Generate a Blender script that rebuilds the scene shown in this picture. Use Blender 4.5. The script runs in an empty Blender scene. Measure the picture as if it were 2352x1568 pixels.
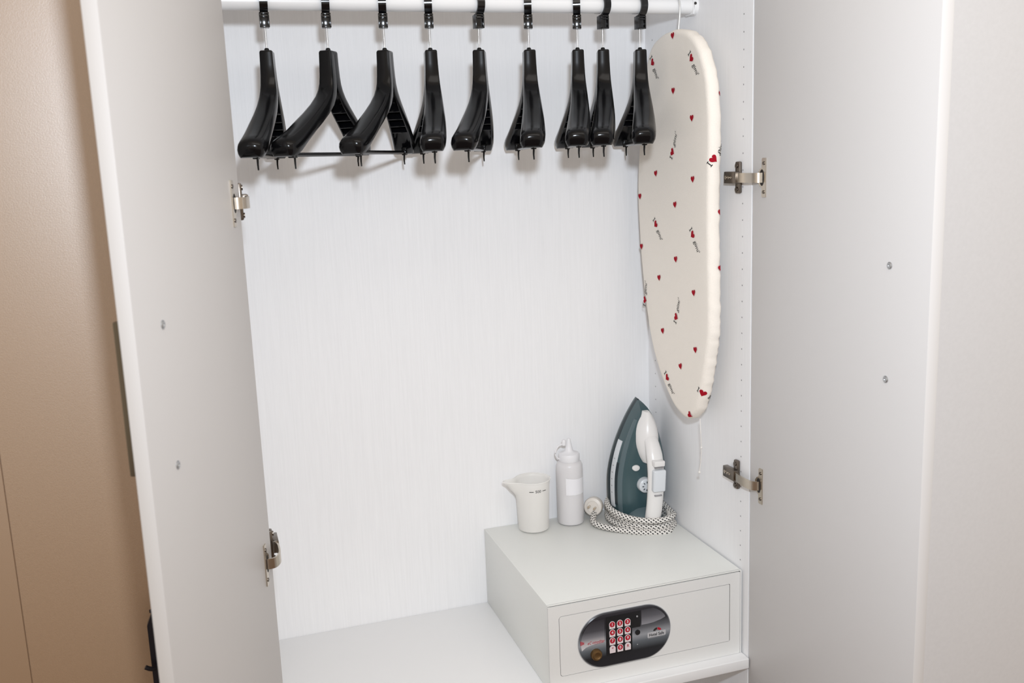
import bpy, bmesh, math, random
from mathutils import Vector, Matrix, Euler
random.seed(4)
sc = bpy.context.scene
COL = sc.collection
pi = math.pi

def lin(c):
    return tuple(((v/255)/12.92 if v/255 <= .04045 else ((v/255+.055)/1.055)**2.4) for v in c)

# ------------------------------------------------------------------ camera
cam = bpy.data.cameras.new('camera'); cam_o = bpy.data.objects.new('camera', cam); COL.objects.link(cam_o)
cam_o.location = (-1.0871, -2.2288, 1.1228)
cam_o.rotation_mode = 'XYZ'; cam_o.rotation_euler = (1.3825, 0.0380, -0.3172)
cam.sensor_width = 36.0; cam.sensor_fit = 'HORIZONTAL'; cam.lens = 2201.35/2352*36
cam.clip_start = .02; cam.clip_end = 60
cam.dof.use_dof = True; cam.dof.focus_distance = 2.15; cam.dof.aperture_fstop = 5.0
sc.camera = cam_o
# ------------------------------------------------------------------ world: warm room light, indoors
w = bpy.data.worlds.new('room_light'); sc.world = w; w.use_nodes = True
bg = w.node_tree.nodes['Background']; bg.inputs[0].default_value = (1.0, .86, .71, 1); bg.inputs[1].default_value = .66
# ------------------------------------------------------------------ flash above the camera
fl = bpy.data.lights.new('flash', 'SPOT'); fl_o = bpy.data.objects.new('flash', fl); COL.objects.link(fl_o)
fl_o.location = (-1.0, -2.2, 1.37)
fl.energy = 100; fl.color = (.86, .945, 1.05); fl.shadow_soft_size = .045
fl.spot_size = math.radians(135); fl.spot_blend = 1.0
fl_o.rotation_euler = (Vector((.60, -.2, .85))-fl_o.location).to_track_quat('-Z', 'Y').to_euler()
# ------------------------------------------------------------------ overhead fill, added for soft light from above with a top-down falloff
al = bpy.data.lights.new('overhead_fill', 'AREA'); al_o = bpy.data.objects.new('overhead_fill', al); COL.objects.link(al_o)
al.shape = 'RECTANGLE'; al.size = 2.0; al.size_y = 1.2; al.energy = 12; al.color = (1.0, .95, .90)
al_o.location = (-.2, -1.9, 2.3)
# ------------------------------------------------------------------ exposure
vs = sc.view_settings
sc.display_settings.display_device = 'sRGB'
vs.view_transform = 'Standard'; vs.look = 'None'; vs.gamma = 1.0; vs.exposure = 0.0; vs.use_curve_mapping = False

# ------------------------------------------------------------------ materials
def new_mat(name):
    m = bpy.data.materials.new(name); m.use_nodes = True
    return m, m.node_tree, m.node_tree.nodes['Principled BSDF']

def mat(name, c, rough=.5, metal=0., spec=.5, coat=0., bump=0., scale=60., stretch=(1, 1, 1), var=0.):
    m, t, b = new_mat(name)
    L = lin(c)
    b.inputs['Base Color'].default_value = (*L, 1)
    b.inputs['Roughness'].default_value = rough; b.inputs['Metallic'].default_value = metal
    b.inputs['Specular IOR Level'].default_value = spec; b.inputs['Coat Weight'].default_value = coat
    b.inputs['Coat Roughness'].default_value = .08
    if bump or var:
        tc = t.nodes.new('ShaderNodeTexCoord'); mp = t.nodes.new('ShaderNodeMapping'); mp.inputs['Scale'].default_value = stretch
        nz = t.nodes.new('ShaderNodeTexNoise'); nz.inputs['Scale'].default_value = scale; nz.inputs['Detail'].default_value = 4
        t.links.new(tc.outputs['Object'], mp.inputs['Vector']); t.links.new(mp.outputs[0], nz.inputs['Vector'])
        if bump:
            bp = t.nodes.new('ShaderNodeBump'); bp.inputs['Strength'].default_value = bump; bp.inputs['Distance'].default_value = .002
            t.links.new(nz.outputs['Fac'], bp.inputs['Height']); t.links.new(bp.outputs[0], b.inputs['Normal'])
        if var:
            cr = t.nodes.new('ShaderNodeValToRGB'); cr.color_ramp.elements[0].position = .3; cr.color_ramp.elements[1].position = .7
            cr.color_ramp.elements[0].color = (*[v*(1-var) for v in L], 1); cr.color_ramp.elements[1].color = (*[min(1, v*(1+var)) for v in L], 1)
            t.links.new(nz.outputs['Fac'], cr.inputs[0]); t.links.new(cr.outputs[0], b.inputs['Base Color'])
    return m

M = {}
M['laminate'] = mat('white_grained_laminate', (242, 242, 243), .42, spec=.35, bump=.12, scale=9, stretch=(40, 40, 1), var=.02)
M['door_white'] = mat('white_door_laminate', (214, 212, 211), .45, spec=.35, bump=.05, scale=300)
M['shelf_white'] = mat('white_shelf_laminate', (238, 238, 238), .45, spec=.35, bump=.06, scale=200)
M['rail'] = mat('white_rail_paint', (236, 236, 236), .3)
M['wall_tan'] = None
M['wall_white'] = mat('white_wall_paint', (234, 236, 240), .6, bump=.1, scale=120, var=.015)
M['floor'] = mat('brown_carpet', (120, 95, 75), .9, bump=.5, scale=200, var=.2)
M['black'] = mat('glossy_black_plastic', (11, 11, 13), .17, spec=.28)
M['black_clip'] = mat('black_clip_plastic', (12, 12, 14), .14, spec=.5)
M['chrome'] = mat('chrome_wire', (215, 215, 215), .2, 1.0)
M['wire'] = mat('pale_wire', (214, 214, 212), .35, .3)
M['nickel'] = mat('nickel_hinge', (200, 190, 176), .26, 1.0)
M['nickel_dark'] = mat('dark_nickel', (120, 112, 104), .3, 1.0)
M['dark'] = mat('dark_recess', (38, 33, 30), .6)
M['screw'] = mat('zinc_screw', (188, 190, 192), .35, .9)
M['handle'] = mat('brushed_handle', (118, 110, 96), .4, .55)
M['fabric'] = mat('cream_cotton_cover', (246, 239, 229), .85, spec=.15, bump=.25, scale=420, var=.015)
M['heart'] = mat('printed_red', (166, 22, 40), .8, spec=.1)
M['ink'] = mat('printed_black', (28, 27, 28), .8, spec=.1)
M['string'] = mat('white_string', (232, 229, 224), .8)
M['safe'] = mat('pale_grey_powder_coat', (230, 231, 227), .38, spec=.4, bump=.12, scale=500, var=.01)
M['safe_front'] = mat('pale_grey_front', (228, 228, 226), .4, spec=.4, bump=.08, scale=500)
M['red_key'] = mat('red_key_print', (176, 20, 44), .45)
M['key'] = mat('white_key', (226, 214, 216), .45)
M['brass'] = mat('dull_brass_knob', (122, 96, 62), .4, .8)
M['teal'] = mat('teal_grey_plastic', (58, 82, 87), .3, spec=.5, coat=.2, bump=.03, scale=400)
M['teal_dark'] = mat('dark_teal_plastic', (34, 48, 54), .28, spec=.5)
M['teal_light'] = mat('grey_teal_plastic', (88, 105, 110), .38)
M['iron_white'] = mat('white_plastic', (232, 230, 228), .3, spec=.5)
M['iron_pale'] = mat('pale_blue_white_plastic', (218, 222, 226), .3)
M['steel'] = mat('sole_steel', (120, 128, 130), .3, .9)
M['plug'] = mat('plug_white', (222, 216, 208), .35)
M['cap'] = mat('white_cap_plastic', (232, 231, 233), .4)
M['paper'] = mat('white_label_paper', (236, 235, 238), .7)
M['grey_ink'] = mat('grey_ink', (150, 148, 150), .8)
M['rack'] = mat('dark_navy_metal', (36, 37, 50), .4, .2)
M['silver'] = mat('silver_print', (176, 178, 182), .35, .3)

def tan_wall():
    m, t, b = new_mat('tan_pearl_wallpaper')
    tc = t.nodes.new('ShaderNodeTexCoord')
    nz = t.nodes.new('ShaderNodeTexNoise'); nz.inputs['Scale'].default_value = 700; nz.inputs['Detail'].default_value = 6
    t.links.new(tc.outputs['Object'], nz.inputs['Vector'])
    cr = t.nodes.new('ShaderNodeValToRGB')
    cr.color_ramp.elements[0].color = (*lin((172, 137, 101)), 1); cr.color_ramp.elements[1].color = (*lin((186, 151, 114)), 1)
    cr.color_ramp.elements[0].position = .25; cr.color_ramp.elements[1].position = .75
    t.links.new(nz.outputs['Fac'], cr.inputs[0]); t.links.new(cr.outputs[0], b.inputs['Base Color'])
    # tiny glitter flakes
    vo = t.nodes.new('ShaderNodeTexVoronoi'); vo.inputs['Scale'].default_value = 130
    t.links.new(tc.outputs['Object'], vo.inputs['Vector'])
    lt = t.nodes.new('ShaderNodeMath'); lt.operation = 'LESS_THAN'; lt.inputs[1].default_value = .06
    t.links.new(vo.outputs['Distance'], lt.inputs[0])
    rc = t.nodes.new('ShaderNodeSeparateColor'); t.links.new(vo.outputs['Color'], rc.inputs[0])
    g2 = t.nodes.new('ShaderNodeMath'); g2.operation = 'GREATER_THAN'; g2.inputs[1].default_value = .9; t.links.new(rc.outputs[0], g2.inputs[0])
    an = t.nodes.new('ShaderNodeMath'); an.operation = 'MULTIPLY'; t.links.new(lt.outputs[0], an.inputs[0]); t.links.new(g2.outputs[0], an.inputs[1])
    t.links.new(an.outputs[0], b.inputs['Metallic'])
    b.inputs['Roughness'].default_value = .42
    b.inputs['Specular IOR Level'].default_value = 1.0; b.inputs['IOR'].default_value = 2.3
    bp = t.nodes.new('ShaderNodeBump'); bp.inputs['Strength'].default_value = .25; bp.inputs['Distance'].default_value = .001
    t.links.new(nz.outputs['Fac'], bp.inputs['Height']); t.links.new(bp.outputs[0], b.inputs['Normal'])
    return m
M['wall_tan'] = tan_wall()

def frosted(name, c, clear=.5, rough=.3):
    m, t, b = new_mat(name)
    b.inputs['Base Color'].default_value = (*lin(c), 1); b.inputs['Roughness'].default_value = rough
    tr = t.nodes.new('ShaderNodeBsdfTransparent')
    m2 = t.nodes.new('ShaderNodeMixShader'); m2.inputs[0].default_value = clear
    out = t.nodes['Material Output']
    t.links.new(b.outputs[0], m2.inputs[1]); t.links.new(tr.outputs[0], m2.inputs[2])
    t.links.new(m2.outputs[0], out.inputs[0])
    return m
M['frost_jug'] = frosted('frosted_jug_plastic', (254, 252, 248), .50)
M['frost_bottle'] = frosted('frosted_bottle_plastic', (252, 250, 251), .48)
M['liquid'] = frosted('clear_liquid', (236, 233, 235), .55)

def cord_mat():
    m, t, b = new_mat('black_white_braid')
    uv = t.nodes.new('ShaderNodeUVMap'); uv.uv_map = 'uv'
    sx = t.nodes.new('ShaderNodeSeparateXYZ'); t.links.new(uv.outputs[0], sx.inputs[0])
    def mth(op, a, bb=None):
        n = t.nodes.new('ShaderNodeMath'); n.operation = op
        for i, v in enumerate((a, bb)):
            if v is None: continue
            if isinstance(v, (int, float)): n.inputs[i].default_value = v
            else: t.links.new(v, n.inputs[i])
        return n.outputs[0]
    u = mth('MULTIPLY', sx.outputs[0], 90.0)      # along, metres
    v = mth('MULTIPLY', sx.outputs[1], 5.0)       # around
    a = mth('FRACT', mth('ADD', u, v)); c = mth('FRACT', mth('SUBTRACT', u, v))
    k = mth('MULTIPLY', mth('LESS_THAN', a, .44), mth('LESS_THAN', c, .62))
    mx = t.nodes.new('ShaderNodeMix'); mx.data_type = 'RGBA'
    t.links.new(k, mx.inputs[0])
    mx.inputs[6].default_value = (*lin((226, 222, 216)), 1); mx.inputs[7].default_value = (*lin((34, 34, 38)), 1)
    t.links.new(mx.outputs[2], b.inputs['Base Color']); b.inputs['Roughness'].default_value = .8
    return m
M['cord'] = cord_mat()

def plate_mat():
    # printed label: dark blue-black with a silver band, as on the real keypad sticker
    m, t, b = new_mat('printed_keypad_plate')
    tc = t.nodes.new('ShaderNodeTexCoord'); sx = t.nodes.new('ShaderNodeSeparateXYZ'); t.links.new(tc.outputs['Generated'], sx.inputs[0])
    cr = t.nodes.new('ShaderNodeValToRGB'); e = cr.color_ramp.elements
    e[0].position = 0; e[0].color = (*lin((34, 36, 42)), 1); e[1].position = 1; e[1].color = (*lin((52, 52, 58)), 1)
    for p, c in ((.2, (30, 33, 38)), (.36, (96, 102, 108)), (.47, (150, 153, 158)), (.6, (92, 94, 99)), (.72, (42, 43, 49)), (.9, (36, 36, 42))):
        q = e.new(p); q.color = (*lin(c), 1)
    t.links.new(sx.outputs[2], cr.inputs[0]); t.links.new(cr.outputs[0], b.inputs['Base Color'])
    b.inputs['Roughness'].default_value = .3
    return m
M['plate'] = plate_mat()
M['plate_grey'] = mat('printed_grey_panel', (112, 112, 117), .32)
M['plate_pale'] = mat('printed_pale_panel', (186, 186, 189), .35)
M['plate_black'] = mat('printed_black_panel', (24, 27, 31), .3)

# ------------------------------------------------------------------ mesh helpers
def finish(name, bm, m, parent=None, smooth=None, mats=None):
    bmesh.ops.recalc_face_normals(bm, faces=bm.faces)
    me = bpy.data.meshes.new(name); bm.to_mesh(me); bm.free()
    for mm in (mats or [m]): me.materials.append(mm)
    if smooth:
        me.shade_smooth(); me.set_sharp_from_angle(angle=math.radians(smooth))
    o = bpy.data.objects.new(name, me); COL.objects.link(o)
    if parent: o.parent = parent
    return o

def box(bm, x0, x1, y0, y1, z0, z1, bev=0., mtx=None, seg=2):
    r = bmesh.ops.create_cube(bm, size=1)
    vs_ = r['verts']
    for v in vs_:
        v.co = Vector(((x0+x1)/2+v.co.x*(x1-x0), (y0+y1)/2+v.co.y*(y1-y0), (z0+z1)/2+v.co.z*(z1-z0)))
    if bev:
        es = list({e for v in vs_ for e in v.link_edges})
        r2 = bmesh.ops.bevel(bm, geom=es, offset=bev, segments=seg, affect='EDGES', profile=.5)
        vs_ = list({v for f in r2['faces'] for v in f.verts} | {v for v in vs_ if v.is_valid})
    if mtx is not None:
        for v in vs_: v.co = mtx @ v.co
    return vs_

def obox(name, dims, m, parent=None, bev=.001):
    bm = bmesh.new(); box(bm, *dims, bev=bev)
    return finish(name, bm, m, parent, 35)

def tube(bm, pts, r, n=10, cap=True, closed=False, uv=None, sx=1., sy=1., up=Vector((0, 0, 1))):
    """sweep an ellipse along points; r number or list"""
    pts = [Vector(p) for p in pts]; N = len(pts)
    rs = r if isinstance(r, (list, tuple)) else [r]*N
    rings = []; lens = [0.]
    for i in range(N):
        a = pts[(i-1) % N] if closed else pts[max(i-1, 0)]; b = pts[(i+1) % N] if closed else pts[min(i+1, N-1)]
        t = (b-a).normalized()
        s = t.cross(up)
        if s.length < 1e-4: s = t.cross(Vector((0, 1, 0)))
        s.normalize(); u = s.cross(t).normalized()
        rings.append([bm.verts.new(pts[i]+s*math.cos(2*pi*k/n)*rs[i]*sx+u*math.sin(2*pi*k/n)*rs[i]*sy) for k in range(n)])
        if i: lens.append(lens[-1]+(pts[i]-pts[i-1]).length)
    lay = bm.loops.layers.uv.get('uv') or bm.loops.layers.uv.new('uv') if uv else None
    for i in range(N if closed else N-1):
        A, B = rings[i], rings[(i+1) % N]
        for k in range(n):
            f = bm.faces.new((A[k], A[(k+1) % n], B[(k+1) % n], B[k]))
            if uv:
                l0, l1 = lens[i], lens[i+1] if i+1 < N else lens[i]+.005
                for lp, c in zip(f.loops, ((l0, k/n), (l0, (k+1)/n), (l1, (k+1)/n), (l1, k/n))): lp[lay].uv = c
    if cap and not closed:
        bm.faces.new(rings[0][::-1]); bm.faces.new(rings[-1])
    return rings

def lathe(bm, prof, n=32, c=(0, 0), cap0=True, cap1=True):
    rings = [[bm.verts.new((c[0]+r*math.cos(2*pi*k/n), c[1]+r*math.sin(2*pi*k/n), z)) for k in range(n)] for r, z in prof]
    for A, B in zip(rings, rings[1:]):
        for k in range(n): bm.faces.new((A[k], A[(k+1) % n], B[(k+1) % n], B[k]))
    if cap0: bm.faces.new(rings[0][::-1])
    if cap1: bm.faces.new(rings[-1])
    return rings

def loft(bm, rings, cap0=True, cap1=True):
    R = [[bm.verts.new(p) for p in r] for r in rings]
    n = len(R[0])
    for A, B in zip(R, R[1:]):
        for k in range(n): bm.faces.new((A[k], A[(k+1) % n], B[(k+1) % n], B[k]))
    if cap0: bm.faces.new(R[0][::-1])
    if cap1: bm.faces.new(R[-1])
    return R

def prism(bm, poly, y0, y1, axes='xz'):
    """flat outline poly in (x,z), extruded from y0 to y1"""
    A = [bm.verts.new((p[0], y0, p[1])) for p in poly]; B = [bm.verts.new((p[0], y1, p[1])) for p in poly]
    n = len(poly)
    bm.faces.new(A); bm.faces.new(B[::-1])
    for k in range(n): bm.faces.new((A[k], B[k], B[(k+1) % n], A[(k+1) % n]))

def catmull(P, n, closed=True):
    P = [Vector(p) for p in P]; N = len(P); out = []
    segs = N if closed else N-1
    for i in range(segs):
        g = (lambda j: P[j % N]) if closed else (lambda j: P[min(max(j, 0), N-1)])
        p0, p1, p2, p3 = g(i-1), g(i), g(i+1), g(i+2)
        for k in range(n):
            t = k/n
            out.append(.5*((2*p1)+(-p0+p2)*t+(2*p0-5*p1+4*p2-p3)*t*t+(-p0+3*p1-3*p2+p3)*t**3))
    if not closed: out.append(P[-1])
    return out

def empty(name, loc, label, cat, rz=0., group=None):
    o = bpy.data.objects.new(name, None); COL.objects.link(o); o.empty_display_size = .05
    o.location = loc; o.rotation_euler = (0, 0, rz); o['label'] = label; o['category'] = cat
    if group: o['group'] = group
    return o

def text_bm(s, size, shear=0., extrude=.0002, align='CENTER', offset=0.):
    cu = bpy.data.curves.new('lettering', 'FONT'); cu.body = s; cu.size = size; cu.shear = shear
    cu.align_x = align; cu.align_y = 'CENTER'; cu.extrude = extrude; cu.resolution_u = 3; cu.offset = offset
    o = bpy.data.objects.new('lettering', cu); COL.objects.link(o)
    dg = bpy.context.evaluated_depsgraph_get()
    me = bpy.data.meshes.new_from_object(o.evaluated_get(dg))
    bm = bmesh.new(); bm.from_mesh(me)
    bpy.data.objects.remove(o); bpy.data.meshes.remove(me); bpy.data.curves.remove(cu)
    return bm

def struct(o, label=None):
    o['kind'] = 'structure'
    if label: o['label'] = label
    return o

# ------------------------------------------------------------------ setting
FLZ = -.46
W = -1.0165        # inner face of the left side panel
D = .488           # carcass depth
wl = finish('wall_left', (lambda bm: (box(bm, -2.9, W-.021, -D+.003, -D+.12, FLZ, 2.3), bm)[1])(bmesh.new()), M['wall_tan'])
struct(wl)
bm = bmesh.new(); box(bm, -1.4385, W-.021, -D, -D+.0034, FLZ+.001, 2.3, .0006); finish('wallpaper_strip', bm, M['wall_tan'], wl)
bm = bmesh.new(); box(bm, -2.9, -1.4400, -D-.0006, -D+.0034, FLZ+.001, 2.3, .0006); finish('wallpaper_strip', bm, M['wall_tan'], wl)
bm = bmesh.new(); box(bm, .0235, 2.6, -D, -D+.12, FLZ, 2.3); struct(finish('wall_right', bm, M['wall_white']))
bm = bmesh.new(); box(bm, -2.9, 2.6, -4.2, .15, FLZ-.05, FLZ); struct(finish('floor', bm, M['floor']))

# ------------------------------------------------------------------ wardrobe
wd = empty('wardrobe', (-.5, -.24, FLZ), 'white built-in wardrobe standing open with two doors, a clothes rail and a shelf', 'wardrobe')
wd_off = Vector((-.5, -.24, FLZ))
def wpart(name, bm, m, smooth=None, parent=None, mats=None):
    if parent is None or parent is wd:
        for v in bm.verts: v.co -= wd_off
        return finish(name, bm, m, wd, smooth, mats)
    # sub-part: parent part already sits at the wardrobe's origin
    for v in bm.verts: v.co -= wd_off
    return finish(name, bm, m, parent, smooth, mats)
TOP = 1.66
bm = bmesh.new(); box(bm, W-.02, .02, 0, .012, FLZ+.001, TOP); wpart('back_panel', bm, M['laminate'])
bm = bmesh.new(); box(bm, 0, .022, -D, 0, FLZ+.001, TOP, .0006); side_r = wpart('side_panel', bm, M['laminate'])
bm = bmesh.new(); box(bm, W-.02, W, -D, 0, FLZ+.001, TOP, .0006); wpart('side_panel', bm, M['laminate'])
bm = bmesh.new(); box(bm, W, 0, -D, 0, TOP-.022, TOP, .0006); wpart('top_panel', bm, M['shelf_white'])
# shelf with eased front edge
bm = bmesh.new(); box(bm, W+.0005, -.0015, -.4975, -.0005, -.0245, 0, .0022, seg=3); wpart('shelf', bm, M['shelf_white'], 40)
bm = bmesh.new(); box(bm, W+.0005, -.0005, -D+.03, -.0005, FLZ+.07, FLZ+.092, .0006); wpart('bottom_panel', bm, M['shelf_white'])
bm = bmesh.new(); box(bm, W+.0005, -.0005, -D+.06, -D+.078, FLZ+.001, FLZ+.07, .0006); wpart('plinth', bm, M['shelf_white'])
# shelf-pin holes in the right panel: far too small to pick apart
bm = bmesh.new()
for yy in (-.4545, -.04):
    z = 1.39-.0345*40
    for k in range(41):
        zz = 1.392-.0345*k
        if zz < .03: break
        r = bmesh.ops.create_circle(bm, cap_ends=True, segments=8, radius=.0017, matrix=Matrix.Translation((-.0004, yy, zz)) @ Matrix.Rotation(pi/2, 4, 'Y'))
ph = wpart('pin_hole', bm, M['grey_ink'], None, side_r); ph['kind'] = 'stuff'

# rail
RY, RZ = -.25, 1.4375
bm = bmesh.new(); tube(bm, [(W+.004, RY, RZ), (-.004, RY, RZ)], .0165, 32); rail = wpart('clothes_rail', bm, M['rail'], 40)
for x0, x1 in ((W, W+.01), (-.010, 0)):
    bm = bmesh.new(); tube(bm, [(x0, RY, RZ), (x1, RY, RZ)], .0195, 32); wpart('rail_socket', bm, M['rail'], 40, rail)
bm = bmesh.new(); tube(bm, [(-.0085, RY-.0205, RZ+.004), (-.0085, RY-.018, RZ+.004)], .003, 10); wpart('screw', bm, M['dark'], 40, rail)
bm = bmesh.new(); box(bm, -.0132, -.0105, RY-.019, RY+.019, RZ-.019, RZ+.019, .002); wpart('rail_collar', bm, M['rail'], 40, rail)

# ---- doors: each built in its own frame (origin at hinge edge), +X along the leaf, +Y outwards (outer face), then placed
def door(hinge, ang, width, thick, mirror):
    """inner face lies on local y=0, leaf runs along +x; mirror=-1 puts thickness on -y"""
    s = mirror
    m4 = Matrix.Translation((hinge[0]-wd_off.x, hinge[1]-wd_off.y, -wd_off.z)) @ Matrix.Rotation(ang, 4, 'Z')
    def part(name, bm, m, parent, smooth=40):
        o = finish(name, bm, m, None, smooth)
        if parent is None: o.parent = wd; o.matrix_local = m4
        else: o.parent = parent
        return o
    y0, y1 = sorted((0, s*thick))
    bm = bmesh.new(); box(bm, .002, width, y0, y1, FLZ+.02, TOP-.002, .0008); d = part('door', bm, M['door_white'], None)
    # bar handle on the outer face
    hx = width-.095; bm = bmesh.new()
    yb = s*(thick+.035)
    box(bm, hx-.006, hx+.006, min(yb-s*.022, yb+s*.010), max(yb-s*.022, yb+s*.010), .717, .931, .0025)
    for z in (.7302, .9190):
        tube(bm, [(hx, s*thick, z), (hx, yb-s*.018, z)], .0045, 12)
    part('handle', bm, M['handle'], d)
    for z in (.7302, .9245):
        bm = bmesh.new(); yy = -s
        rings = [((r, y)) for r, y in ((.0062, 0), (.0062, .0012), (.0045, .0024), (.002, .0024), (.0012, .0012))]
        R = []
        for r, y in rings:
            R.append([Vector((hx+r*math.cos(2*pi*k/14), -s*y, z+r*math.sin(2*pi*k/14))) for k in range(14)])
        loft(bm, R); part('screw', bm, M['screw'], d, 30)
    return d
RW = .517
# right leaf: hinge edge at x=0, swung square to the wardrobe (runs towards -y); thickness to +x
door((0.0005, -D-.0008), -pi/2, RW, .022, +1)
# left leaf: swung past square
la = math.atan2(-.98+D, -1.1735+1.0145)
door((-1.0145, -D-.001), la, RW, .0195, -1)

# ---- concealed hinges. local frame: +a along the open door away from the hinge, wall side -a; out = away from door/wall face
def hinge(z, side):
    e = bpy.data.objects.new('hinge', None); COL.objects.link(e); e.parent = wd; e.empty_display_size = .03
    e.location = (0, 0, 0)
    if side == 'r':
        door_m = Matrix(((0, -1, 0, 0.0005), (-1, 0, 0, -D), (0, 0, 1, z), (0, 0, 0, 1)))   # (a, out, z) -> world ; a -> -y, out -> -x
        wall_m = Matrix(((0, -1, 0, 0), (-1, 0, 0, -D), (0, 0, 1, z), (0, 0, 0, 1)))
    else:
        u = Vector((math.cos(la), math.sin(la))); nrm = Vector((-u.y, u.x))   # inner face normal
        door_m = Matrix(((u.x, nrm.x, 0, -1.0145), (u.y, nrm.y, 0, -D-.001), (0, 0, 1, z), (0, 0, 0, 1)))
        wall_m = Matrix(((0, 1, 0, W), (-1, 0, 0, -D), (0, 0, 1, z), (0, 0, 0, 1)))
    def hp(name, bm, mt, mtx, sm=35):
        for v in bm.verts: v.co = mtx @ v.co
        return wpart(name, bm, mt, sm, e)
    # cup flange on the door : straight bar with a round bulge towards the hinge
    poly = [(.052, -.039), (.052, .039), (.0405, .039), (.0385, .036), (.0385, .020), (.032, .017), (.026, .010), (.0245, 0), (.026, -.010), (.032, -.017), (.0385, -.020), (.0385, -.036), (.0405, -.039)]
    bm = bmesh.new()
    A = [bm.verts.new((p[0], 0, p[1])) for p in poly]; B = [bm.verts.new((p[0], .0022, p[1])) for p in poly]
    bm.faces.new(A); bm.faces.new(B); n = len(poly)
    for k in range(n): bm.faces.new((A[k], B[k], B[(k+1) % n], A[(k+1) % n]))
    hp('cup_plate', bm, M['nickel'], door_m)
    bm = bmesh.new()   # dark mouth of the cup
    pts = [(.0395+.0085*math.cos(t), .0024, .0165*math.sin(t)) for t in [2*pi*k/20 for k in range(20)]]
    A = [bm.verts.new(p) for p in pts]; B = [bm.verts.new((p[0], .0016, p[2])) for p in pts]
    bm.faces.new(A); bm.faces.new(B)
    for k in range(20): bm.faces.new((A[k], B[k], B[(k+1) % 20], A[(k+1) % 20]))
    hp('cup_mouth', bm, M['dark'], door_m)
    for dz in (-.0285, .0285):
        bm = bmesh.new(); tube(bm, [(.0455, .002, dz), (.0455, .0034, dz)], .0036, 12); box(bm, .0425, .0485, .0034, .0037, dz-.0006, dz+.0006)
        hp('screw', bm, M['nickel_dark'], door_m)
    # link arm bridging door cup and wall arm, a bent strip
    bm = bmesh.new()
    w3 = lambda a, o: (wall_m @ Vector((a, o, 0)))
    d3 = lambda a, o: (door_m @ Vector((a, o, 0)))
    path = [w3(-.036, .013), w3(-.020, .0165), d3(.004, .019) if side == 'r' else d3(.006, .017), d3(.022, .018), d3(.034, .015), d3(.040, .0085), d3(.0415, .0015)]
    path = catmull(path, 4, False)
    hz = .0098
    for i in range(len(path)-1):
        pass
    rr = []
    for i, p in enumerate(path):
        t = (path[min(i+1, len(path)-1)]-path[max(i-1, 0)]).normalized(); nn = Vector((t.y, -t.x, 0)).normalized()*.0016
        rr.append([p+nn+Vector((0, 0, -hz)), p+nn+Vector((0, 0, hz)), p-nn+Vector((0, 0, hz)), p-nn+Vector((0, 0, -hz))])
    loft(bm, rr)
    wpart('link_arm', bm, M['nickel'], 35, e)
    # mounting wings and arm body on the side panel
    bm = bmesh.new(); box(bm, -.052, -.036, 0, .0085, -.033, .033, .003)
    for dz in (-.0245, .0245):
        tube(bm, [(-.044, .008, dz), (-.044, .0105, dz)], .0048, 12)
    hp('mounting_plate', bm, M['nickel_dark'], wall_m)
    bm = bmesh.new(); box(bm, -.080, -.034, .006, .0185, -.0125, .0125, .0018); hp('arm_body', bm, M['nickel_dark'], wall_m)
    for aa, rr_ in ((-.071, .0042), (-.060, .0032), (-.051, .0026)):
        bm = bmesh.new(); tube(bm, [(aa, .0180, 0), (aa, .0195, 0)], rr_, 12); box(bm, aa-rr_*.7, aa+rr_*.7, .0195, .0198, -.0005, .0005); hp('screw', bm, M['nickel'], wall_m)
    return e
for z in (1.0665, .4175):
    hinge(z, 'r'); hinge(z, 'l')

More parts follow.
